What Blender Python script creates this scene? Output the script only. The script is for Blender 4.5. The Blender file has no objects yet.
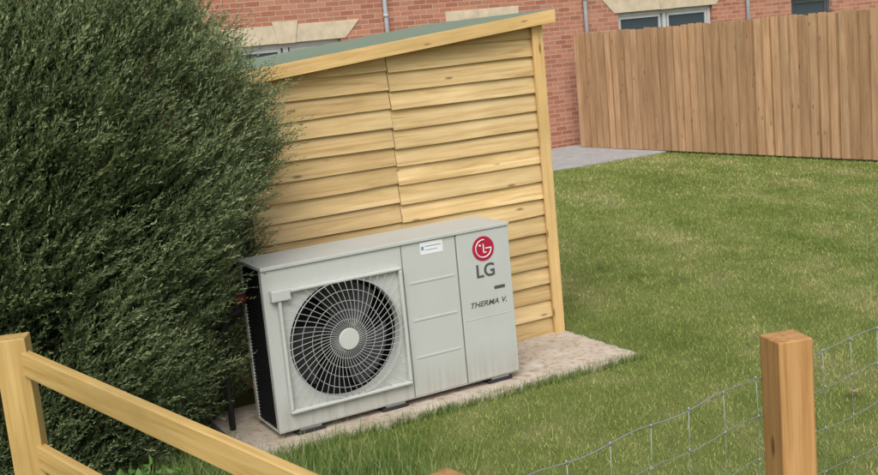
import bpy, math, random, numpy as np
from mathutils import Vector, Matrix, noise
random.seed(7); rng=np.random.default_rng(11)
S=bpy.context.scene; COL=S.collection
S.view_settings.view_transform='Standard'; S.view_settings.look='None'; S.view_settings.exposure=0

# ---------------------------------------------------------------- camera
p=math.atan(197.5/1100); r=math.atan(.095)
fw=Vector((0,math.cos(p),-math.sin(p))); up=Vector((0,math.sin(p),math.cos(p))); rt=Vector((1,0,0))
cx=rt*math.cos(r)-up*math.sin(r); cy=up*math.cos(r)+rt*math.sin(r)
cam=bpy.data.cameras.new('camera'); co=bpy.data.objects.new('camera',cam); COL.objects.link(co)
M=Matrix((( cx.x,cy.x,-fw.x,0),(cx.y,cy.y,-fw.y,0),(cx.z,cy.z,-fw.z,2.0),(0,0,0,1))); co.matrix_world=M
cam.sensor_width=36; cam.lens=1100/878*36; cam.clip_end=1500; cam.clip_start=.05
S.camera=co

# ---------------------------------------------------------------- light
AZ,EL=184,48
w=bpy.data.worlds.new('World'); S.world=w; w.use_nodes=True
nt=w.node_tree; nt.nodes.clear()
sk=nt.nodes.new('ShaderNodeTexSky'); sk.sky_type='NISHITA'; sk.sun_disc=False
sk.sun_elevation=math.radians(EL); sk.sun_rotation=math.radians(AZ); sk.dust_density=3; sk.air_density=1
hs=nt.nodes.new('ShaderNodeHueSaturation'); hs.inputs['Saturation'].default_value=.35
bg=nt.nodes.new('ShaderNodeBackground'); bg.inputs[1].default_value=.15
wo=nt.nodes.new('ShaderNodeOutputWorld')
nt.links.new(sk.outputs[0],hs.inputs['Color']); nt.links.new(hs.outputs[0],bg.inputs[0]); nt.links.new(bg.outputs[0],wo.inputs[0])
sun=bpy.data.lights.new('sun','SUN'); sun.energy=2.15; sun.angle=math.radians(40); sun.color=(1,.97,.92)
so=bpy.data.objects.new('sun',sun); COL.objects.link(so)
az=math.radians(AZ); el=math.radians(EL)
sd=Vector((math.sin(az)*math.cos(el),math.cos(az)*math.cos(el),math.sin(el)))
so.rotation_euler=sd.to_track_quat('Z','Y').to_euler()

# ---------------------------------------------------------------- materials
class NT:
    def __init__(s,name,rough=.8,spec=.3):
        s.m=bpy.data.materials.new(name); s.m.use_nodes=True; s.t=s.m.node_tree
        s.b=s.t.nodes['Principled BSDF']; s.b.inputs['Roughness'].default_value=rough
        s.b.inputs['Specular IOR Level'].default_value=spec
    def n(s,typ,**k):
        x=s.t.nodes.new(typ)
        for a,v in k.items(): setattr(x,a,v)
        return x
    def l(s,a,b): s.t.links.new(a,b)
    def attr(s,name): 
        x=s.n('ShaderNodeAttribute'); x.attribute_name=name; return x
    def mapping(s,src,scale,loc=(0,0,0)):
        x=s.n('ShaderNodeMapping'); x.inputs['Scale'].default_value=scale; x.inputs['Location'].default_value=loc; s.l(src,x.inputs['Vector']); return x.outputs[0]
    def noise(s,vec,scale,detail=4,rough=.55,dist=0):
        x=s.n('ShaderNodeTexNoise'); x.inputs['Scale'].default_value=scale; x.inputs['Detail'].default_value=detail
        x.inputs['Roughness'].default_value=rough; x.inputs['Distortion'].default_value=dist
        if vec is not None: s.l(vec,x.inputs['Vector'])
        return x.outputs['Fac']
    def math(s,op,a,b=None):
        x=s.n('ShaderNodeMath',operation=op)
        for v,i in ((a,0),(b,1)):
            if v is None: continue
            if isinstance(v,(int,float)): x.inputs[i].default_value=v
            else: s.l(v,x.inputs[i])
        return x.outputs[0]
    def ramp(s,fac,stops):
        x=s.n('ShaderNodeValToRGB'); e=x.color_ramp.elements
        while len(e)<len(stops): e.new(.5)
        for i,(pp,c) in enumerate(stops): e[i].position=pp; e[i].color=(*c,1) if len(c)==3 else c
        s.l(fac,x.inputs[0]); return x.outputs[0]
    def mix(s,fac,a,b,mode='MIX'):
        x=s.n('ShaderNodeMix',data_type='RGBA',blend_type=mode)
        for v,i in ((fac,0),(a,6),(b,7)):
            if isinstance(v,(int,float)): x.inputs[i].default_value=v
            elif isinstance(v,tuple): x.inputs[i].default_value=(*v,1)
            else: s.l(v,x.inputs[i])
        return x.outputs[2]
    def col(s,c): 
        if isinstance(c,tuple): s.b.inputs['Base Color'].default_value=(*c,1)
        else: s.l(c,s.b.inputs['Base Color'])
    def bump(s,h,strength=.3,dist=.01):
        x=s.n('ShaderNodeBump'); x.inputs['Strength'].default_value=strength; x.inputs['Distance'].default_value=dist
        s.l(h,x.inputs['Height']); s.l(x.outputs[0],s.b.inputs['Normal'])
def plain(name,c,rough=.5,spec=.4,metal=0,var=.12):
    m=NT(name,rough,spec); tc=m.n('ShaderNodeTexCoord'); f=m.noise(tc.outputs['Object'],6,5)
    d=tuple(x*(1-var) for x in c); l_=tuple(min(1,x*(1+var*.5)) for x in c)
    m.col(m.ramp(f,[(.3,d),(.7,l_)])); m.b.inputs['Metallic'].default_value=metal
    return m.m
def wood(name,c1,c2,c3,grain=34,knot=.8,blotmax=.6):
    m=NT(name,.75,.25); a=m.attr('lc').outputs['Vector']; rn=m.attr('rnd').outputs['Fac']
    g=m.noise(m.mapping(a,(1.6,grain,grain)),1.0,6,.65,.6)
    base=m.ramp(g,[(.28,c3),(.48,c1),(.72,c2)])
    blot=m.noise(m.mapping(a,(1.3,4,4),(3,1,7)),1.3,4)
    base=m.mix(m.ramp(blot,[(.40,(0,0,0)),(.72,(blotmax,)*3)]),base,(c1[0]*.62,c1[1]*.64,c1[2]*.62))
    v=m.n('ShaderNodeTexVoronoi'); v.inputs['Scale'].default_value=1; m.l(m.mapping(a,(3.2,11,11)),v.inputs['Vector'])
    kn=m.ramp(v.outputs['Distance'],[(.06,(knot,)*3),(.13,(0,0,0))])
    base=m.mix(kn,base,tuple(x*.38 for x in c3))
    tint=m.ramp(rn,[(0,(.76,.73,.68)),(.5,(.95,.95,.94)),(1,(1.12,1.10,1.06))])
    base=m.mix(1.0,base,tint,'MULTIPLY')
    m.col(base); m.bump(g,.35,.004)
    return m.m
M_shed=wood('shed_wood',(.69,.49,.235),(.83,.65,.37),(.46,.295,.125),blotmax=.55)
M_trim=wood('trim_wood',(.66,.44,.19),(.76,.55,.28),(.46,.29,.11))
M_fence=wood('fence_wood',(.56,.35,.20),(.68,.47,.30),(.40,.235,.12))
M_post=wood('post_wood',(.44,.235,.09),(.55,.33,.15),(.28,.14,.05),grain=45)
M_rail=wood('rail_wood',(.56,.37,.13),(.68,.48,.21),(.39,.235,.07),grain=40)
M_dark=plain('dark_cavity',(.015,.015,.016),.7,.2)
def casing(name,c):
    m=NT(name,.42,.4); tc=m.n('ShaderNodeTexCoord'); o=tc.outputs['Object']
    f=m.noise(o,5,5); st=m.noise(m.mapping(o,(30,30,2.5)),1,4)
    base=m.ramp(f,[(.3,tuple(x*.95 for x in c)),(.7,c)])
    sp=m.n('ShaderNodeSeparateXYZ'); m.l(o,sp.inputs[0])
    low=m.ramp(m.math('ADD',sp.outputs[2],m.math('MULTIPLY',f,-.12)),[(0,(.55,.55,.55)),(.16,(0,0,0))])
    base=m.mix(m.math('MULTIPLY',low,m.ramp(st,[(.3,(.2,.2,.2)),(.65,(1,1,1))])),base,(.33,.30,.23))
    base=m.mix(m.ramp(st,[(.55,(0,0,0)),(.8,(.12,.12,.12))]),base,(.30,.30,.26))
    m.col(base); return m.m
M_grey=casing('casing_grey',(.525,.54,.51))
M_grey2=plain('casing_grey_light',(.545,.56,.53),.4,.4,var=.05)
M_line=plain('seam_dark',(.20,.205,.20),.6)
M_wire=plain('grille_wire',(.44,.445,.43),.45,.4)
M_fan=plain('fan_blade',(.035,.037,.04),.45,.4)
M_red=plain('logo_red',(.42,.015,.05),.4,.4,var=.05)
M_white=plain('logo_white',(.80,.80,.80),.4,.4,var=.03)
M_text=plain('text_grey',(.09,.09,.09),.5)
M_blue=plain('label_blue',(.18,.30,.45),.5)
M_steel=plain('galvanised_steel',(.36,.38,.39),.45,.5,.5)
M_rub=plain('rubber',(.03,.03,.03),.8)
M_valve=plain('red_valve',(.18,.03,.03),.5)
M_pipe=plain('downpipe_plastic',(.42,.44,.47),.4,.4)
M_stone=plain('lintel_stone',(.62,.52,.38),.85,.2,var=.2)
M_frame=plain('window_frame',(.55,.57,.58),.4,.4)
M_dframe=plain('window_frame_dark',(.10,.11,.12),.4,.4)
m=NT('window_glass',.06,.8); m.col((.05,.07,.09)); M_glass=m.m
m=NT('blind',.8,.2); m.col((.45,.47,.48)); M_blind=m.m
m=NT('roof_felt',.9,.2); tc=m.n('ShaderNodeTexCoord'); f=m.noise(tc.outputs['Object'],220,3); m.col(m.mix(m.noise(tc.outputs['Object'],3,4),m.ramp(f,[(.3,(.13,.17,.12)),(.7,(.25,.31,.23))]),(.22,.27,.20))); m.bump(f,.4,.003); M_felt=m.m
m=NT('red_brick',.88,.2); tc=m.n('ShaderNodeTexCoord'); sp=m.n('ShaderNodeSeparateXYZ'); cb=m.n('ShaderNodeCombineXYZ'); m.l(tc.outputs['Object'],sp.inputs[0])
m.l(sp.outputs[0],cb.inputs[0]); m.l(sp.outputs[2],cb.inputs[1])
wn=m.n('ShaderNodeTexNoise'); wn.inputs['Scale'].default_value=9; m.l(cb.outputs[0],wn.inputs['Vector'])
va=m.n('ShaderNodeVectorMath',operation='SCALE'); va.inputs['Scale'].default_value=.008; m.l(wn.outputs['Color'],va.inputs[0])
vb=m.n('ShaderNodeVectorMath',operation='ADD'); m.l(cb.outputs[0],vb.inputs[0]); m.l(va.outputs[0],vb.inputs[1])
bt=m.n('ShaderNodeTexBrick'); bt.inputs['Scale'].default_value=1; bt.inputs['Brick Width'].default_value=.225; bt.inputs['Row Height'].default_value=.075; bt.inputs['Mortar Size'].default_value=.006
bt.inputs['Mortar Smooth'].default_value=.3; bt.inputs['Bias'].default_value=-.1
bt.inputs['Color1'].default_value=(.34,.12,.07,1); bt.inputs['Color2'].default_value=(.54,.24,.15,1); bt.inputs['Mortar'].default_value=(.50,.40,.33,1)
m.l(vb.outputs[0],bt.inputs['Vector'])
big=m.noise(cb.outputs[0],1.1,4); fine=m.noise(cb.outputs[0],45,4)
c=m.mix(m.ramp(big,[(.3,(0,0,0)),(.75,(.4,.4,.4))]),bt.outputs['Color'],(.54,.31,.22))
c=m.mix(.35,c,m.ramp(fine,[(.3,(.4,.4,.4)),(.7,(1.2,1.2,1.2))]),'MULTIPLY')
m.col(c); m.bump(bt.outputs['Fac'],-.5,.01); M_brick=m.m
m=NT('roof_tile',.8); tc=m.n('ShaderNodeTexCoord'); bt=m.n('ShaderNodeTexBrick'); bt.inputs['Scale'].default_value=3; m.l(tc.outputs['Object'],bt.inputs['Vector']); bt.inputs['Color1'].default_value=(.07,.07,.075,1); bt.inputs['Color2'].default_value=(.1,.1,.1,1); bt.inputs['Mortar'].default_value=(.03,.03,.03,1); m.col(bt.outputs['Color']); M_tile=m.m
def concrete(name,c1,c2,c3,dirt):
    m=NT(name,.9,.2); tc=m.n('ShaderNodeTexCoord'); o=tc.outputs['Object']
    a=m.noise(o,5,6,.6); f=m.noise(o,140,3,.7); b=m.noise(o,22,5,.7)
    c=m.ramp(a,[(.3,c1),(.55,c2),(.75,c3)])
    c=m.mix(m.ramp(b,[(.50,(0,0,0)),(.66,(.8,.8,.8))]),c,dirt)
    c=m.mix(.5,c,m.ramp(f,[(.3,(.55,.55,.55)),(.6,(1.05,1.05,1.05))]),'MULTIPLY')
    m.col(c); m.bump(f,.5,.004); return m.m
M_slab=concrete('slab_concrete',(.48,.40,.31),(.60,.52,.43),(.68,.61,.53),(.34,.23,.14))
M_patio=concrete('patio_concrete',(.36,.36,.36),(.43,.43,.43),(.50,.50,.49),(.33,.33,.32))
def patch(m,o):
    a=m.noise(o,.55,5,.6); b=m.noise(o,3.2,5,.65); c=m.noise(m.mapping(o,(1.7,.35,1),(0,0,0)),1.0,3)
    z=m.math('DIVIDE',m.math('ADD',m.math('ADD',a,b),c),3.0)
    dt=m.n('ShaderNodeVectorMath',operation='DOT_PRODUCT'); m.l(o,dt.inputs[0]); dt.inputs[1].default_value=(.883,.471,0)
    sn=m.math('MULTIPLY',m.math('SINE',m.math('ADD',m.math('MULTIPLY',dt.outputs['Value'],6.6),m.math('MULTIPLY',a,3.0))),.024)
    return m.math('ADD',z,sn)
m=NT('lawn',.95,.1); tc=m.n('ShaderNodeTexCoord'); o=tc.outputs['Object']; pf=patch(m,o)
c=m.ramp(pf,[(.38,(.16,.205,.05)),(.5,(.235,.27,.083)),(.62,(.36,.345,.155))])
f=m.noise(o,90,4,.7); c=m.mix(.75,c,m.ramp(f,[(.3,(.5,.5,.5)),(.7,(1.2,1.2,1.15))]),'MULTIPLY'); m.col(c); m.bump(f,.8,.03); M_lawn=m.m
m=NT('grass_blade',.6,.2); tc=m.n('ShaderNodeTexCoord'); o=tc.outputs['Object']; pf=patch(m,o); rn=m.attr('rnd').outputs['Fac']
c=m.ramp(pf,[(.38,(.175,.245,.055)),(.5,(.26,.325,.092)),(.62,(.40,.40,.17))])
c=m.mix(1.0,c,m.ramp(rn,[(0,(.72,.76,.70)),(.8,(1.12,1.10,1.0)),(.9,(1.4,1.25,1.2)),(1,(1.7,1.4,1.6))]),'MULTIPLY'); m.col(c)
M_blade=m.m
m=NT('long_grass_blade',.6,.25); rn=m.attr('rnd').outputs['Fac']; m.col(m.ramp(rn,[(0,(.07,.13,.025)),(.6,(.15,.23,.055)),(1,(.30,.33,.12))])); M_long=m.m
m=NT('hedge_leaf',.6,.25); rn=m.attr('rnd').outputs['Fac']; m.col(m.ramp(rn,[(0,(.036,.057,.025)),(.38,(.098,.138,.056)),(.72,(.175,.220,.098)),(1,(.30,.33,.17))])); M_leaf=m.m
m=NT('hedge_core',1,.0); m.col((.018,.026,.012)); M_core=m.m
m=NT('broad_leaf',.45,.4); rn=m.attr('rnd').outputs['Fac']; m.col(m.ramp(rn,[(0,(.05,.12,.025)),(1,(.16,.28,.07))])); M_broad=m.m
M_bark=plain('bark',(.12,.09,.06),.9,.1,var=.4)
M_dry=plain('dry_leaf',(.50,.38,.20),.8,.1)

# ---------------------------------------------------------------- mesh builder
class MB:
    def __init__(s): s.v=[];s.f=[];s.mi=[];s.lc=[];s.rn=[]
    def hexa(s,c,size,mat=0,rnd=None):
        if rnd is None: rnd=random.random()
        b=len(s.v); s.v+= [tuple(x) for x in c]; off=(rnd*37.1,rnd*91.7,rnd*53.3)
        q=[(0,2,3,1),(4,5,7,6),(0,1,5,4),(2,6,7,3),(0,4,6,2),(1,3,7,5)]
        for f in q:
            s.f.append([b+i for i in f]); s.mi.append(mat); s.rn.append(rnd)
            for i in f: s.lc.append((off[0]+(i&1)*size[0],off[1]+((i>>1)&1)*size[1],off[2]+((i>>2)&1)*size[2]))
    def box(s,o,ax,ay,az,size,mat=0,rnd=None):
        o=Vector(o);ax=Vector(ax);ay=Vector(ay);az=Vector(az)
        c=[o+ax*(size[0]*(i&1))+ay*(size[1]*((i>>1)&1))+az*(size[2]*((i>>2)&1)) for i in range(8)]
        s.hexa(c,size,mat,rnd)
    def abox(s,x0,x1,y0,y1,z0,z1,mat=0,rnd=None,long=None):
        L={'x':((x0,y0,z0),(1,0,0),(0,1,0),(0,0,1),(x1-x0,y1-y0,z1-z0)),
           'z':((x0,y0,z0),(0,0,1),(1,0,0),(0,1,0),(z1-z0,x1-x0,y1-y0)),
           'y':((x0,y0,z0),(0,1,0),(0,0,1),(1,0,0),(y1-y0,z1-z0,x1-x0))}[long or 'x']
        s.box(*L,mat,rnd)
    def face(s,pts,mat=0,rnd=0):
        b=len(s.v); s.v+=[tuple(x) for x in pts]; s.f.append(list(range(b,b+len(pts)))); s.mi.append(mat); s.rn.append(rnd)
        s.lc+=[tuple(x) for x in pts]
    def tube(s,pts,rad,sides=6,mat=0,closed=False,caps=True):
        pts=[Vector(x) for x in pts]; n=len(pts); b=len(s.v); rr=rad if isinstance(rad,(list,tuple)) else [rad]*n
        for i,pt in enumerate(pts):
            if closed: t=pts[(i+1)%n]-pts[i-1]
            else: t=pts[min(i+1,n-1)]-pts[max(i-1,0)]
            t.normalize(); a=t.orthogonal() if abs(t.y)>.9 else t.cross(Vector((0,1,0))); a.normalize(); c=t.cross(a)
            for k in range(sides):
                an=2*math.pi*k/sides; s.v.append(tuple(pt+(a*math.cos(an)+c*math.sin(an))*rr[i]))
        rn=random.random()
        for i in range(n if closed else n-1):
            j=(i+1)%n
            for k in range(sides):
                k2=(k+1)%sides; f=[b+i*sides+k,b+i*sides+k2,b+j*sides+k2,b+j*sides+k]
                s.f.append(f); s.mi.append(mat); s.rn.append(rn); s.lc+=[s.v[q] for q in f]
        if caps and not closed:
            for e in (0,n-1):
                f=[b+e*sides+k for k in range(sides)]; s.f.append(f); s.mi.append(mat); s.rn.append(rn); s.lc+=[s.v[q] for q in f]
    def disc(s,c,rad,y0,y1,n=40,mat=0):
        b=len(s.v)
        for y in (y0,y1):
            for k in range(n):
                a=2*math.pi*k/n; s.v.append((c[0]+rad*math.cos(a),y,c[1]+rad*math.sin(a)))
        fs=[[b+k,b+(k+1)%n,b+n+(k+1)%n,b+n+k] for k in range(n)]+[[b+k for k in range(n)],[b+n+k for k in range(n)]]
        for f in fs: s.f.append(f); s.mi.append(mat); s.rn.append(.5); s.lc+=[s.v[q] for q in f]
    def obj(s,name,mats,parent=None,bevel=0,smooth=False,recalc=True):
        me=bpy.data.meshes.new(name); me.from_pydata(s.v,[],s.f); 
        for mm in mats: me.materials.append(mm)
        me.polygons.foreach_set('material_index',s.mi)
        a=me.attributes.new('rnd','FLOAT','FACE'); a.data.foreach_set('value',s.rn)
        a=me.attributes.new('lc','FLOAT_VECTOR','CORNER'); a.data.foreach_set('vector',np.array(s.lc,dtype=np.float32).ravel())
        if recalc:
            import bmesh
            bm=bmesh.new(); bm.from_mesh(me); bmesh.ops.recalc_face_normals(bm,faces=bm.faces); bm.to_mesh(me); bm.free()
        if smooth: me.polygons.foreach_set('use_smooth',[True]*len(me.polygons))
        o=bpy.data.objects.new(name,me); COL.objects.link(o)
        if parent: o.parent=parent
        if bevel:
            bv=o.modifiers.new('bevel','BEVEL'); bv.width=bevel; bv.segments=2; bv.limit_method='ANGLE'
        return o
def empty(name,loc,rotz):
    e=bpy.data.objects.new(name,None); COL.objects.link(e); e.location=loc; e.rotation_euler=(0,0,rotz); return e
TH=math.radians(28.1)
U=Vector((math.cos(TH),math.sin(TH),0)); NB=Vector((-math.sin(TH),math.cos(TH),0))

# ---------------------------------------------------------------- ground
b=MB(); b.face([(-600,-600,0),(600,-600,0),(600,600,0),(-600,600,0)]); b.obj('ground',[M_lawn],recalc=False)
FA=Vector((2.30,18.58,0)); FD=Vector((3.03,-4.8,0)).normalized(); FN=Vector((FD.y,-FD.x,0))
if FN.x>0: FN=-FN

def npmesh(name,verts,k,rnd,mat,parent=None):
    nf=len(verts)//k; me=bpy.data.meshes.new(name)
    me.vertices.add(len(verts)); me.vertices.foreach_set('co',verts.astype(np.float32).ravel())
    me.loops.add(len(verts)); me.loops.foreach_set('vertex_index',np.arange(len(verts),dtype=np.int32))
    me.polygons.add(nf); me.polygons.foreach_set('loop_start',np.arange(0,len(verts),k,dtype=np.int32))
    me.update(calc_edges=True)
    a=me.attributes.new('rnd','FLOAT','FACE'); a.data.foreach_set('value',rnd.astype(np.float32))
    me.materials.append(mat); o=bpy.data.objects.new(name,me); COL.objects.link(o)
    if parent: o.parent=parent
    return o
def blades(P,h,wd,lean):
    n=len(P); a=rng.uniform(0,2*np.pi,n); la=rng.uniform(0,2*np.pi,n); ll=rng.uniform(0,1,n)*lean*h
    sx=np.cos(a)*wd/2; sy=np.sin(a)*wd/2
    V=np.zeros((n,3,3)); V[:,0]=P; V[:,1]=P; V[:,2]=P
    V[:,0,0]-=sx;V[:,0,1]-=sy;V[:,1,0]+=sx;V[:,1,1]+=sy
    V[:,2,0]+=np.cos(la)*ll;V[:,2,1]+=np.sin(la)*ll;V[:,2,2]+=h
    return V.reshape(-1,3)
def local(P,o):
    d=P[:,:2]-np.array(o)[:2]; return d@np.array([U.x,U.y]), d@np.array([NB.x,NB.y])
SLB=-1.62
def keep(P):
    s,t=local(P,(.39,6.04))
    slab=(s>SLB)&(s<.80+.015*np.sin(t*40))&(t>-.04+.03*np.sin(s*9)+.02*np.sin(s*31))&(t<2.6)
    s2,t2=local(P,(2.03,18.4)); pat=(t2>-2.35)
    d=P[:,:2]-np.array([FA.x,FA.y]); side=d@np.array([FN.x,FN.y])
    return ~slab&~(pat&(side>0))&(t2<0)
zones=[(-1.9,4.2,3.6,8,5200,.018,.0042),(-1,6.6,8,12,2300,.020,.0065),(-.5,9.5,12,18.6,900,.022,.011)]
VV=[];
for x0,x1,y0,y1,dn,h,wd in zones:
    n=int((x1-x0)*(y1-y0)*dn); P=np.zeros((n,3)); P[:,0]=rng.uniform(x0,x1,n); P[:,1]=rng.uniform(y0,y1,n)
    P=P[keep(P)]; n=len(P)
    VV.append(blades(P,h*rng.uniform(.5,1.5,n),wd*rng.uniform(.7,1.3,n),1.2))
VV=np.concatenate(VV); npmesh('lawn_grass',VV,3,rng.uniform(0,1,len(VV)//3),M_blade)
n=12000; P=np.zeros((n,3)); t=rng.uniform(0,1,n); P[:,0]=-.3-2.0*t+rng.normal(0,.22,n); P[:,1]=4.75+.30*t+rng.normal(0,.28,n)
P=P[keep(P)]; n=len(P); V1=blades(P,rng.uniform(.04,.15,n),rng.uniform(.004,.008,n),.9)
n=2600; s=rng.uniform(-1.7,.85,n); P=np.zeros((n,3)); tt=-.06+rng.normal(0,.02,n)
P[:,0]=.39+U.x*s+NB.x*tt; P[:,1]=6.04+U.y*s+NB.y*tt; V2=blades(P,rng.uniform(.03,.075,n),rng.uniform(.003,.006,n),1.0)
n=700; tt=rng.uniform(0,.8,n); P=np.zeros((n,3)); ss=.83+rng.normal(0,.02,n)
P[:,0]=.39+U.x*ss+NB.x*tt; P[:,1]=6.04+U.y*ss+NB.y*tt; V3=blades(P,rng.uniform(.03,.06,n),rng.uniform(.003,.006,n),1.0)
V=np.concatenate([V1,V2,V3]); npmesh('long_grass',V,3,rng.uniform(0,1,len(V)//3),M_long)

# ---------------------------------------------------------------- concrete slab
b=MB(); nx=40
O=Vector((.39,6.04,0))
ring=[]
for i in range(nx+1): 
    s=SLB+(.82-SLB)*i/nx; ring.append(O+U*s+NB*(-.045+.02*math.sin(s*9)+.012*math.sin(s*37)))
for i in range(1,12):
    t=i/12*.78; ring.append(O+U*(.82+.012*math.sin(t*40))+NB*t)
ring.append(O+U*.80+NB*.80); ring.append(O+U*SLB+NB*.80)
top=[Vector((q.x,q.y,.03)) for q in ring]; bot=[Vector((q.x,q.y,-.05)) for q in ring]
b.face(top)
for i in range(len(ring)): j=(i+1)%len(ring); b.face([bot[i],bot[j],top[j],top[i]])
b.obj('concrete_slab',[M_slab],recalc=False)

# patio
b=MB(); e=empty('patio',(2.03,18.4,0),TH)
for i in range(-12,3):
    for j in range(4):
        x0=i*.6; 
        if x0+.6>.55+ .08*j+.6: continue
        y1=-.02-.58*j; b.abox(x0,x0+.594,y1-.574,y1,-.03,.022+random.uniform(0,.003))
b.obj('paving_slabs',[M_patio],e,bevel=.004)

# ---------------------------------------------------------------- brick house
house=empty('brick_house',(2.03,18.4,0),TH)
X0,X1,ZT=-16,15,5.3
ops=[(-5.36,-3.64,.95,2.15,'w'),(-1.72,-.55,0,2.15,'w'),(1.56,3.70,.95,2.15,'w'),(5.66,6.75,.95,2.15,'d'),(-9.6,-7.9,0,2.15,'w'),(9.5,11.4,.95,2.15,'w'),
     (-5.2,-3.9,3.4,4.6,'w'),(-1.6,-.6,3.4,4.6,'w'),(1.9,3.3,3.4,4.6,'w'),(5.7,6.8,3.4,4.6,'w'),(-9.4,-8,3.4,4.6,'w')]
b=MB()
xs=sorted(set([X0,X1]+[o[0] for o in ops]+[o[1] for o in ops]))
for a,c in zip(xs[:-1],xs[1:]):
    mid=(a+c)/2; hs_=sorted([(o[2],o[3]) for o in ops if o[0]<mid<o[1]]); z=0
    for z0,z1 in hs_+[(ZT,ZT)]:
        if z0>z+.001: b.face([(a,0,z),(c,0,z),(c,0,z0),(a,0,z0)])
        z=z1
for o in ops:
    x0,x1,z0,z1,_=o; R=.1
    b.face([(x0,0,z0),(x0,0,z1),(x0,R,z1),(x0,R,z0)]); b.face([(x1,0,z0),(x1,R,z0),(x1,R,z1),(x1,0,z1)])
    b.face([(x0,0,z1),(x1,0,z1),(x1,R,z1),(x0,R,z1)]); b.face([(x0,0,z0),(x0,R,z0),(x1,R,z0),(x1,0,z0)])
b.face([(X0,0,0),(X0,8,0),(X0,8,ZT),(X0,0,ZT)]); b.face([(X1,0,0),(X1,8,0),(X1,8,ZT),(X1,0,ZT)]); b.face([(X0,8,0),(X1,8,0),(X1,8,ZT),(X0,8,ZT)])
b.face([(X0,0,ZT),(X0,8,ZT),(X0,4,ZT+2.4)]); b.face([(X1,0,ZT),(X1,8,ZT),(X1,4,ZT+2.4)])
b.obj('brick_walls',[M_brick],house,recalc=False)
b=MB()
b.hexa([(X0-.3,-.4,ZT-.1),(X1+.3,-.4,ZT-.1),(X0-.3,4,ZT+2.5),(X1+.3,4,ZT+2.5),(X0-.3,-.4,ZT),(X1+.3,-.4,ZT),(X0-.3,4,ZT+2.6),(X1+.3,4,ZT+2.6)],(1,1,1))
b.hexa([(X0-.3,4,ZT+2.5),(X1+.3,4,ZT+2.5),(X0-.3,8.4,ZT-.1),(X1+.3,8.4,ZT-.1),(X0-.3,4,ZT+2.6),(X1+.3,4,ZT+2.6),(X0-.3,8.4,ZT),(X1+.3,8.4,ZT)],(1,1,1))
b.obj('roof',[M_tile],house)
b=MB()
for x0,x1,z0,z1,k in ops:
    if z1<3:
        fl=.34 if x1-x0>1.3 else .1
        y0=-.012; y1=.05; za,zb=z1,z1+.26
        b.hexa([(x0-.08,y0,za),(x1+.08,y0,za),(x0-.08,y1,za),(x1+.08,y1,za),(x0-fl,y0,zb),(x1+fl,y0,zb),(x0-fl,y1,zb),(x1+fl,y1,zb)],(1,1,1))
        if x1-x0>1.3:
            xm=(x0+x1)/2; b.hexa([(xm-.13,-.03,za-.005),(xm+.13,-.03,za-.005),(xm-.13,-.0125,za-.005),(xm+.13,-.0125,za-.005),(xm-.2,-.03,zb+.05),(xm+.2,-.03,zb+.05),(xm-.2,-.0125,zb+.05),(xm+.2,-.0125,zb+.05)],(1,1,1))
        if z0>.1: b.abox(x0-.06,x1+.06,-.05,.1,z0-.14,z0-.001)
b.obj('stone_lintels',[M_stone],house,bevel=.004)
b=MB()
for x0,x1,z0,z1,k in ops:
    fm=0 if k=='w' else 1; y0,y1=.07,.13; t=.065
    b.abox(x0+.002,x1-.002,y0,y1,z1-t,z1-.002,fm); b.abox(x0+.002,x1-.002,y0,y1,z0+.002,z0+t,fm)
    n=2 if x1-x0>1.3 else 1
    for i in range(n+1):
        xc=x0+(x1-x0)*i/n; a=max(x0+.002,xc-t*.6 if 0<i<n else xc-t); c=min(x1-.002,xc+t*.6 if 0<i<n else xc+t)
        b.abox(a,c,y0+.002,y1-.002,z0+t,z1-t,fm)
    for i in range(n):
        a=x0+(x1-x0)*i/n+.07; c=x0+(x1-x0)*(i+1)/n-.07
        for q in ((a,c,z1-t-.05,z1-t-.001),(a,c,z0+t+.001,z0+t+.05),(a,a+.045,z0+t+.05,z1-t-.05),(c-.045,c,z0+t+.05,z1-t-.05)):
            b.abox(q[0],q[1],y0+.015,y1-.01,q[2],q[3],fm)
    b.abox(x0+.03,x1-.03,.105,.112,z0+.03,z1-.03,2)
    b.abox(x0+.03,x1-.03,.2,.21,z1-.5,z1+.1,3)
b.obj('windows',[M_frame,M_dframe,M_glass,M_blind],house)
b=MB()
for x in (-2.88,.84,4.5):
    b.tube([(x,-.06,.1),(x,-.06,ZT-.1)],.034,12)
    for z in (.6,2.4,4.2): b.tube([(x,-.06,z),(x,-.06,z+.05)],.042,12)
b.tube([(X0,-.45,ZT-.05),(X1,-.45,ZT-.05)],.06,10)
b.obj('downpipes',[M_pipe],house,smooth=True)

# ---------------------------------------------------------------- far fence
b=MB(); Z=Vector((0,0,1)); L=10.5; H=1.85; pitch=.15; s=.42
while s<L:
    wd=.1+random.uniform(-.003,.003); h=H+random.uniform(-.014,.010); lean=random.uniform(-.004,.004)
    o=FA+FD*(s)+FN*(.022+random.uniform(0,.004))+Z*.03
    b.box(o,(Z+FD*lean).normalized(),FD,FN,(h,wd,.02),0)
    o=FA+FD*(s+.066)+FN*(.002)+Z*.03
    b.box(o,Z,FD,FN,(h-.01,.118,.018),0,random.random()*.6)
    s+=pitch
for z in (.3,.95,1.6): b.box(FA+FD*.42-FN*.0425+Z*z,FD,Z,FN,(L-.3,.075,.042),0,.4)
s=.45
while s<L:
    b.box(FA+FD*s-FN*.13+Z*0,Z,FD,FN,(1.83,.09,.085),0); s+=1.83
b.obj('timber_fence',[M_fence],bevel=0)

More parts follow.
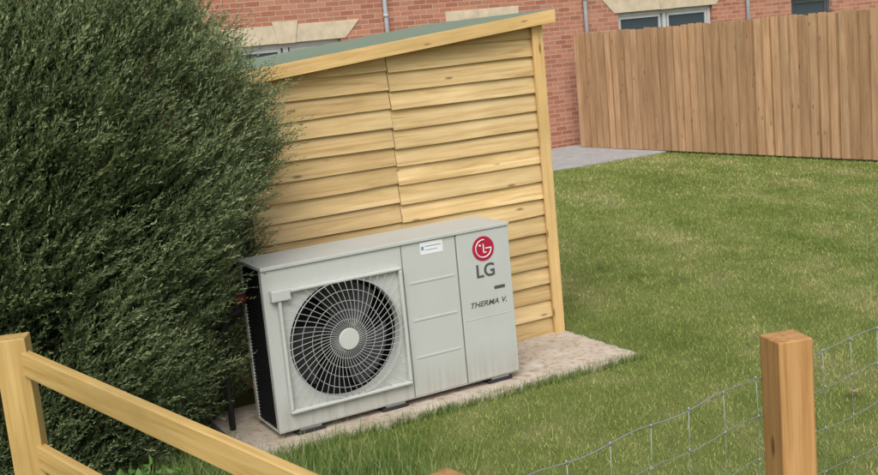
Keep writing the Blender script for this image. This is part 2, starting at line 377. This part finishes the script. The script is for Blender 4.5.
# ---------------------------------------------------------------- shed
shed=empty('wooden_shed',(.72,7.08,0),TH)
LW=2.0; D=1.42; SL=.092; HT=2.05; SEAM=-1.07
def topz(x): return HT+SL*x
b=MB(); ex=.113
for (xa,xb,off) in ((-LW,SEAM-.002,.0),(SEAM+.002,-.03,.012)):
    z=.04-off
    while z<HT:
        za=z; zb=z+ex+.02
        tl,tr=topz(xa),topz(xb)
        wob=random.uniform(-.005,.005); wob2=random.uniform(-.005,.005)
        zal,zar=za+wob,za+wob2
        x_l=xa
        if zal>=tl-.02:
            if zar>=tr-.02: break
            x_l=(za+.02-HT)/SL
        yo=random.uniform(-.003,.003)
        ns=8; ph=random.uniform(0,6); am=random.uniform(.0003,.0018); rnd=random.random(); off0=(rnd*37.1,rnd*91.7)
        rows=[]
        for i in range(ns+1):
            f_=i/ns; x=x_l+(xb-x_l)*f_; zl=zal+(zar-zal)*f_+am*math.sin(ph+f_*5)+am*.6*math.sin(ph*2+f_*11)
            zt=min(zb,topz(x)-.001); zt=max(zt,zl+.004)
            rows.append([(x,-.032+yo,zl),(x,-.002,zl),(x,-.001,zt),(x,-.008+yo,zt)])
        for i in range(ns):
            A,B=rows[i],rows[i+1]
            for q in range(4):
                q2=(q+1)%4; pts=[A[q],B[q],B[q2],A[q2]]
                bb=len(b.v); b.v+=pts; b.f.append([bb,bb+1,bb+2,bb+3]); b.mi.append(0); b.rn.append(rnd)
                b.lc+=[(off0[0]+pp[0],off0[1]+pp[1],off0[1]*.6+pp[2]-za) for pp in pts]
        z+=ex
def hx(c,s_): b.hexa(c,s_)
for zc in range(18):
    za=.04+zc*ex
    if za<topz(0)-.12:
        hx([(.024,.04,za),(.024,D,za),(.002,.04,za),(.002,D,za),(.012,.04,za+.13),(.012,D,za+.13),(.001,.04,za+.13),(.001,D,za+.13)],(D,.02,.15))
    if za<topz(-LW)-.12:
        hx([(-LW-.024,.0,za),(-LW-.024,D,za),(-LW-.002,.0,za),(-LW-.002,D,za),(-LW-.012,.0,za+.13),(-LW-.012,D,za+.13),(-LW-.001,.0,za+.13),(-LW-.001,D,za+.13)],(D,.02,.15))
b.hexa([(-LW,D-.02,.03),(0,D-.02,.03),(-LW,D,.03),(0,D,.03),(-LW,D-.02,topz(-LW)),(0,D-.02,HT),(-LW,D,topz(-LW)),(0,D,HT)],(LW,.02,2))
b.obj('shiplap_boards',[M_shed],shed)
b=MB()
b.abox(-.048,.03,-.056,-.0365,.02,HT+.005,0,.85,'z'); b.abox(.0305,.046,-.034,.045,.02,HT,0,.6,'z')
b.obj('corner_trim',[M_trim],shed,bevel=.002)
def rp(x,y,dz): return (x,y,HT+SL*x+dz)
xr,xl=.085,-LW-.08; yf,yb=-.09,D+.08
b=MB()
b.hexa([rp(xl,yf,.03),rp(xr,yf,.03),rp(xl,yb,.03),rp(xr,yb,.03),rp(xl,yf,.045),rp(xr,yf,.045),rp(xl,yb,.045),rp(xr,yb,.045)],(2,1.5,.02),0)
b.obj('roof_deck',[M_trim],shed)
b=MB()
b.hexa([rp(xl-.01,yf-.005,.0465),rp(xr+.005,yf-.005,.0465),rp(xl-.01,yb,.0465),rp(xr+.005,yb,.0465),rp(xl-.01,yf-.005,.062),rp(xr+.005,yf-.005,.062),rp(xl-.01,yb,.062),rp(xr+.005,yb,.062)],(2,1.5,.02),0)
b.obj('roofing_felt',[M_felt],shed)
b=MB()
b.hexa([rp(xl,yf-.026,-.02),rp(xr+.01,yf-.026,-.02),rp(xl,yf-.006,-.02),rp(xr+.01,yf-.006,-.02),rp(xl,yf-.026,.058),rp(xr+.01,yf-.026,.058),rp(xl,yf-.006,.058),rp(xr+.01,yf-.006,.058)],(2.3,.02,.09),0,.9)
b.hexa([rp(xr+.006,yf,-.02),rp(xr+.026,yf,-.02),rp(xr+.006,yb,-.02),rp(xr+.026,yb,-.02),rp(xr+.006,yf,.056),rp(xr+.026,yf,.056),rp(xr+.006,yb,.056),rp(xr+.026,yb,.056)],(.02,1.6,.09),0,.7)
b.obj('bargeboards',[M_trim],shed,bevel=.002)

# ---------------------------------------------------------------- heat pump
hp=empty('heat_pump_outdoor_unit',(-.916,5.45,.066),TH)
W,Hh,Dp=1.486,.885,.36; FC=(.428,.430); FR=.318
b=MB()
def plate_hole(b,x0,x1,z0,z1,c,R,ya,yb,mat,n=64):
    inn=[];out=[]
    for k in range(n):
        a=2*math.pi*k/n+math.pi/n; ca,sa=math.cos(a),math.sin(a)
        tx=((x1-c[0])/ca if ca>0 else (x0-c[0])/ca); tz=((z1-c[1])/sa if sa>0 else (z0-c[1])/sa)
        t=min(tx,tz); inn.append((c[0]+R*ca,c[1]+R*sa)); out.append((c[0]+t*ca,c[1]+t*sa))
    cor=[(x1,z1),(x0,z1),(x0,z0),(x1,z0)]
    for k in range(n):
        j=(k+1)%n
        poly=[inn[k],out[k]]
        for cc in cor:
            d1=math.atan2(out[k][1]-c[1],out[k][0]-c[0]); d2=math.atan2(out[j][1]-c[1],out[j][0]-c[0]); dc=math.atan2(cc[1]-c[1],cc[0]-c[0])
            if d2<d1: d2+=2*math.pi
            if dc<d1: dc+=2*math.pi
            if d1<dc<d2: poly.append(cc)
        poly+=[out[j],inn[j]]
        b.face([(q[0],ya,q[1]) for q in poly],mat)
        b.face([(inn[k][0],ya,inn[k][1]),(inn[j][0],ya,inn[j][1]),(inn[j][0]*1.0,yb,inn[j][1]),(inn[k][0],yb,inn[k][1])],mat)
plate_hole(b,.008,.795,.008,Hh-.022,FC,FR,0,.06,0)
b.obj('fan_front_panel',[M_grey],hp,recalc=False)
b=MB()
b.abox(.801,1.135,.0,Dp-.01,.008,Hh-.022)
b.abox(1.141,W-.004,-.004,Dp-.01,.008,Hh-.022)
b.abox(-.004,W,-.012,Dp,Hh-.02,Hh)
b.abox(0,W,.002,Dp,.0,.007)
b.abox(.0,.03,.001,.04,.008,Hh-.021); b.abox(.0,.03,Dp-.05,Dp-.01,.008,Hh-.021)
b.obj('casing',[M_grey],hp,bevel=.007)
b=MB()
b.abox(.006,.79,.24,.25,.01,Hh-.025)
b.abox(.012,.02,.04,Dp-.05,.01,Hh-.022)
z=.02
while z<Hh-.03: b.abox(.004,.011,.04,Dp-.05,z,z+.006); z+=.018
b.abox(.796,.80,.003,.3,.01,Hh-.03)
b.obj('coil',[M_dark],hp)
b=MB()
b.abox(.796,.8005,-.0005,.01,.01,Hh-.022); b.abox(1.1355,1.1405,-.0005,.01,.01,Hh-.022)
b.obj('panel_seams',[M_line],hp)
b=MB()
for z in (.22,.43,.64): 
    b.abox(.83,1.11,-.0035,-.0001,z,z+.010)
b.abox(1.15,1.46,-.0060,-.0041,.365,.369)
b.obj('embossed_ribs',[M_grey2],hp,bevel=.0015)
gx0,gx1,gz0,gz1=.065,.778,.098,.755; gy=-.03
b=MB()
def fr(x0,x1,z0,z1): b.abox(x0,x1,gy-.004,-.0005,z0,z1)
t=.018
fr(gx0,gx1,gz1-t,gz1); fr(gx0,gx1,gz0,gz0+t)
fr(gx0,gx0+t,gz0+t,gz1-t); fr(gx1-t,gx1,gz0+t,gz1-t)
b.abox(gx0-.035,gx0+.07,gy-.012,-.001,gz1-.052,gz1+.006)
b.obj('grille_frame',[M_grey2],hp,bevel=.006)
b=MB()
NS=52
for q in range(NS):
    a0=2*math.pi*q/NS; pts=[]
    for i in range(26):
        rr=.055+.46*i/25; a=a0+ .75*(1-math.exp(-rr/.22))
        x=FC[0]+rr*math.cos(a); z=FC[1]+rr*math.sin(a)
        if not(gx0+.012<x<gx1-.012 and gz0+.012<z<gz1-.012): break
        pts.append((x,gy-.002+.012*max(0,(rr-.28)/.2),z))
    if len(pts)>2: b.tube(pts,.0017,5)
for R,th in ((.105,.0016),(.155,.0016),(.205,.0016),(.262,.0016),(.318,.003)):
    pts=[(FC[0]+R*math.cos(2*math.pi*k/64),gy+.001,FC[1]+R*math.sin(2*math.pi*k/64)) for k in range(64)]
    b.tube(pts,th,5,closed=True)
b.obj('grille_wires',[M_wire],hp,smooth=True)
b=MB(); b.disc(FC,.058,gy-.012,gy+.004,48); o=b.obj('grille_hub',[M_grey2],hp,bevel=.004)
b=MB()
for kblade in range(3):
    A=2*math.pi*kblade/3+.4; g=[]
    for i in range(9):
        rr=.06+.235*i/8; row=[]
        for j in range(9):
            t_=j/8; a=A+ (t_*1.35)+ .35*(i/8); row.append((FC[0]+rr*math.cos(a),.05+.10*t_*(1-.2*i/8),FC[1]+rr*math.sin(a)))
        g.append(row)
    for i in range(8):
        for j in range(8): b.face([g[i][j],g[i+1][j],g[i+1][j+1],g[i][j+1]])
b.disc(FC,.075,.03,.16,32)
b.obj('fan',[M_fan],hp,smooth=False)
b=MB()
for x in (.12,.62,1.3):
    b.abox(x,x+.12,.01,Dp+.02,-.014,-.002,0); b.abox(x-.02,x+.14,.012,.09,-.035,-.0145,1); b.abox(x-.02,x+.14,Dp-.09,Dp,-.035,-.0145,1)
b.obj('mounting_feet',[M_steel,M_rub],hp,bevel=.003)
LC=(1.308,.760)
b=MB(); b.disc(LC,.070,-.0075,-.0042,48); b.obj('logo_disc',[M_red],hp)
b=MB()
arc=[(LC[0]+.050*math.cos(a),-.0085,LC[1]+.050*math.sin(a)) for a in np.linspace(math.radians(80),math.radians(360),36)]
b.tube(arc,.0032,5); b.abox(LC[0]+.012,LC[0]+.05,-.011,-.0078,LC[1]-.003,LC[1]+.003)
b.abox(LC[0]-.003,LC[0]+.003,-.011,-.0078,LC[1]-.026,LC[1]+.026); b.abox(LC[0]+.0031,LC[0]+.018,-.011,-.0078,LC[1]-.026,LC[1]-.020)
b.disc((LC[0]-.022,LC[1]+.02),.006,-.011,-.0078,16)
b.obj('logo_face',[M_white],hp)
def text(name,s,x,z,size,mat,sx=1,off=.0,shear=0):
    c=bpy.data.curves.new(name,'FONT'); c.body=s; c.size=size; c.extrude=.0006; c.offset=off; c.align_x='CENTER'; c.align_y='CENTER'; c.shear=shear
    o=bpy.data.objects.new(name,c); COL.objects.link(o); o.parent=hp; o.location=(x,-.0052,z); o.rotation_euler=(math.pi/2,0,0); o.scale=(sx,1,1)
    c.materials.append(mat)
text('brand_lettering','LG',1.312,.630,.105,M_text,1,.002)
text('model_lettering','THERMA V.',1.312,.445,.044,M_text,1.12,.0005,.3)
b=MB(); b.abox(1.36,1.43,-.006,-.0042,.515,.533); b.obj('small_label',[M_text],hp)
b=MB(); b.abox(.915,1.055,-.0015,-.0002,.79,.858,0); b.abox(.92,.937,-.0025,-.0016,.815,.835,1); b.abox(.945,1.045,-.0025,-.0016,.832,.836,1);b.abox(.945,1.02,-.0025,-.0016,.812,.815,1); b.obj('sticker',[M_white,M_blue],hp)
b=MB()
b.tube([(-.03,.30,.62),(-.10,.32,.60),(-.14,.34,.5),(-.14,.36,-.04)],.018,8,0)
b.tube([(-.0,.3,.68),(-.07,.3,.68)],.03,10,1)
b.tube([(1.2,Dp,.3),(1.2,Dp+.12,.3),(1.2,Dp+.2,.2),(1.2,Dp+.2,-.03)],.03,10,0)
b.tube([(1.35,Dp,.3),(1.35,Dp+.12,.3),(1.35,Dp+.2,.2),(1.35,Dp+.2,-.03)],.03,10,0)
b.obj('pipework',[M_rub,M_valve],hp,smooth=True)

# ---------------------------------------------------------------- front fences
def post(b,P,h,d,rot,w=.105):
    ax=Vector((math.cos(rot),math.sin(rot),0)); ay=Vector((-math.sin(rot),math.cos(rot),0))
    b.box(Vector((P[0],P[1],-.02))-ax*w/2-ay*d/2,Z,ax,ay,(h+.02,w,d),0)
C0=Vector((-.04,2.20,0)); PR=Vector((.935,2.95,0)); PL=Vector((-1.555,3.83,0))
dR=(PR-C0).normalized(); aR=math.atan2(dR.y,dR.x); dL=(PL-C0).normalized()
PN=PR+dR*1.9
wf=empty('wire_fence',(0,0,0),0)
b=MB()
post(b,PR,1.10,.105,aR*.35); post(b,PN,1.1,.1,aR*.5); post(b,C0,1.085,.1,aR)
b.obj('posts',[M_post],wf,bevel=.004)
b=MB(); off=Vector((dR.y,-dR.x,0))*-.06
def wires(A,B,zs,stay):
    L=(B-A).length; d=(B-A).normalized()
    n=int(L/stay)
    for z in zs:
        pts=[A+d*(L*i/24)+off+Vector((0,0,z+.006*math.sin(i*.9+z*9)-.010*math.sin(math.pi*i/24))) for i in range(25)]
        b.tube(pts,.0013 if z<.95 else .0017,5)
    for k in range(1,n+1):
        q=A+d*(stay*k-.03)+off
        zz=sorted(zs); pts=[q+d*(.004*math.sin(i*2.1+k))+Vector((0,0,zz[i]-.01*math.sin(math.pi*stay*k/L))) for i in range(len(zz))]
        b.tube(pts,.0011,5)
        for pt in pts: b.tube([pt-Vector((0,0,.005)),pt+Vector((0,0,.005))],.0028,5)
zs=[.10,.22,.34,.47,.60,.74,.87,.985]
wires(C0,PR,zs,.15); wires(PR,PN,zs,.15)
b.obj('wire_mesh',[M_steel],wf,smooth=True)
rf=empty('rail_fence',(0,0,0),0)
b=MB(); post(b,PL,1.10,.1,.15,.11); b.obj('posts',[M_rail],rf,bevel=.004)
b=MB(); nL=Vector((-dL.y,dL.x,0)); 
if nL.y<0: nL=-nL
for z,dz in ((1.05,.10),(.70,.085),(.36,.05)):
    A=C0+dL*.055+Z*(z-.088-dz); B=PL-dL*.035+Z*(z-.088); ax=(B-A).normalized()
    b.box(A,ax,Z,nL,((B-A).length,.088,.036),0,.6)
b.obj('rails',[M_rail],rf,bevel=.004)

# ---------------------------------------------------------------- shrub
HC=np.array([-2.60,5.72]); HR=1.57
prof=np.array([(.78,.03),(.85,.4),(.93,.9),(.98,1.4),(.98,1.8),(.94,2.10),(.85,2.30),(.71,2.48),(.5,2.62),(.2,2.7),(0,2.71)])
seg=np.hypot(np.diff(prof[:,0])*HR,np.diff(prof[:,1])); cum=np.concatenate([[0],np.cumsum(seg)])
def lump(th,z): return 1+.05*np.sin(3*th+1.3*z)+.035*np.sin(7*th-3.1*z+1)+.025*np.sin(12*th+5*z)+.02*np.sin(5*z+2*th)
def surf(th,t):
    l_=t*cum[-1]; rf_=np.interp(l_,cum,prof[:,0]); z=np.interp(l_,cum,prof[:,1])
    e=.02; dr=np.interp(l_+e,cum,prof[:,0])-np.interp(l_-e,cum,prof[:,0]); dz=np.interp(l_+e,cum,prof[:,1])-np.interp(l_-e,cum,prof[:,1])
    nr=dz; nz=-dr*HR; q=np.hypot(nr,nz)+1e-6
    return rf_,z,nr/q,nz/q
N=30000; M_=22
th=np.where(rng.uniform(0,1,N)<.88,rng.normal(math.radians(-42),math.radians(42),N),rng.uniform(0,2*np.pi,N)); t=rng.uniform(0,1,N)**.9
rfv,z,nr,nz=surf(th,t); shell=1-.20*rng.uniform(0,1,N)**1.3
lm=lump(th,z)
cl=np.array([noise.noise(Vector((math.cos(a)*4.5,math.sin(a)*4.5,zz*3.0))) for a,zz in zip(th,z)])
cl2=np.array([noise.noise(Vector((math.cos(a)*13,math.sin(a)*13,zz*8+5))) for a,zz in zip(th,z)])
disp=1+.08*cl+.035*cl2
P=np.stack([HC[0]+np.cos(th)*rfv*HR*lm*shell*disp,HC[1]+np.sin(th)*rfv*HR*lm*shell*disp,z*(.86+.14*shell)],1)
k=(cl*.5+cl2*.6+rng.uniform(0,1,N)*.55)>-.10
P=P[k];th=th[k];nr=nr[k];nz=nz[k];cl=cl[k];cl2=cl2[k];shell=shell[k];N=len(P)
nrm=np.stack([np.cos(th)*nr,np.sin(th)*nr,nz],1)
d=nrm*.50+np.array([.22,0,.62])+rng.normal(0,.20,(N,3)); d/=np.linalg.norm(d,axis=1,keepdims=True)
Ls=rng.uniform(.10,.25,N)*(1+.4*np.clip(cl,-.5,.6)); Ls=np.where(rng.uniform(0,1,N)<.05,Ls*1.35,Ls)
tt=np.linspace(.03,1,M_)[None,:,None]
bend=rng.normal(0,.20,(N,3)); bend[:,2]-=.06
stem=P[:,None,:]+d[:,None,:]*Ls[:,None,None]*tt+bend[:,None,:]*(Ls[:,None,None]*tt**2*.5)
ld=rng.normal(0,1,(N,M_,3)); ld-= (ld*d[:,None,:]).sum(2,keepdims=True)*d[:,None,:]; ld/=np.linalg.norm(ld,axis=2,keepdims=True)
ld=ld*.55+d[:,None,:]*1.0; ld/=np.linalg.norm(ld,axis=2,keepdims=True)
sdv=np.cross(ld,rng.normal(0,1,(N,M_,3))); sdv/=np.linalg.norm(sdv,axis=2,keepdims=True)
ll=rng.uniform(.020,.034,(N,M_,1))*(1.15-.45*tt)
V=np.stack([stem,stem+ld*ll*.5+sdv*ll*.14,stem+ld*ll,stem+ld*ll*.5-sdv*ll*.14],2)
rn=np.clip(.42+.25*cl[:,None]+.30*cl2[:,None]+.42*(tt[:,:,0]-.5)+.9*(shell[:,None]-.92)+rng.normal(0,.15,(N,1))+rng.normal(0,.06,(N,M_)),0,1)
hedge=empty('evergreen_shrub',(0,0,0),0)
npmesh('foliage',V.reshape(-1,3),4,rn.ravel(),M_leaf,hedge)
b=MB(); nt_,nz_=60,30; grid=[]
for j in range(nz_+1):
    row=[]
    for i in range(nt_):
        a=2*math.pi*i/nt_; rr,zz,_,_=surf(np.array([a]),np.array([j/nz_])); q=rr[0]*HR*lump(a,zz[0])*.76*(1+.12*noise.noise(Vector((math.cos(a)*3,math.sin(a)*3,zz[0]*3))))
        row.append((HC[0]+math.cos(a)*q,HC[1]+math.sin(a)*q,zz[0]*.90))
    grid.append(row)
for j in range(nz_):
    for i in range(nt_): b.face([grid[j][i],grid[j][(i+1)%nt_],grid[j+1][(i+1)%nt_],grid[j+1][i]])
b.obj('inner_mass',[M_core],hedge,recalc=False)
b=MB()
for k in range(40):
    a=random.uniform(-2.8,.6); q=HR*random.uniform(.5,.8); x,y=HC[0]+math.cos(a)*q,HC[1]+math.sin(a)*q
    b.tube([(x,y,0),(x+.1*math.cos(a)+random.uniform(-.05,.05),y+.1*math.sin(a),.35),(x+.25*math.cos(a),y+.25*math.sin(a),.8)],[.014,.01,.004],6)
b.obj('stems',[M_bark],hedge)

def broad(name,pts,size):
    V=[];R=[]
    for (x,y,z) in pts:
        dd=Vector((random.gauss(0,1),random.gauss(-.3,1),random.uniform(-.2,.7))).normalized(); sdd=dd.cross(Vector((random.gauss(0,.4),random.gauss(0,.4),1))).normalized()
        l=size*random.uniform(.6,1.3); o=Vector((x,y,z)); nn=dd.cross(sdd)*l*.12
        r_=random.random()
        rowL=[o,o+dd*l*.3+sdd*l*.3+nn,o+dd*l*.65+sdd*l*.25+nn,o+dd*l]; rowR=[o,o+dd*l*.3-sdd*l*.3+nn,o+dd*l*.65-sdd*l*.25+nn,o+dd*l]
        V+= [rowL[0],rowL[1],rowL[2],rowL[3]]; V+=[rowR[0],rowR[3],rowR[2],rowR[1]]; R+=[r_,r_*.9]
    npmesh(name,np.array([tuple(q) for q in V]),4,np.array(R),M_broad)
broad('bramble_plant',[(random.gauss(-1.50,.13),random.gauss(4.74,.07),random.uniform(.03,.20)) for i in range(160)],.055)
b=MB(); b.face([(2.02,5.32,.05),(2.06,5.30,.075),(2.08,5.35,.06),(2.04,5.38,.04)]); b.face([(2.02,5.32,.05),(2.04,5.38,.04),(2.0,5.37,.07)]); b.obj('dry_leaf',[M_dry],recalc=False)
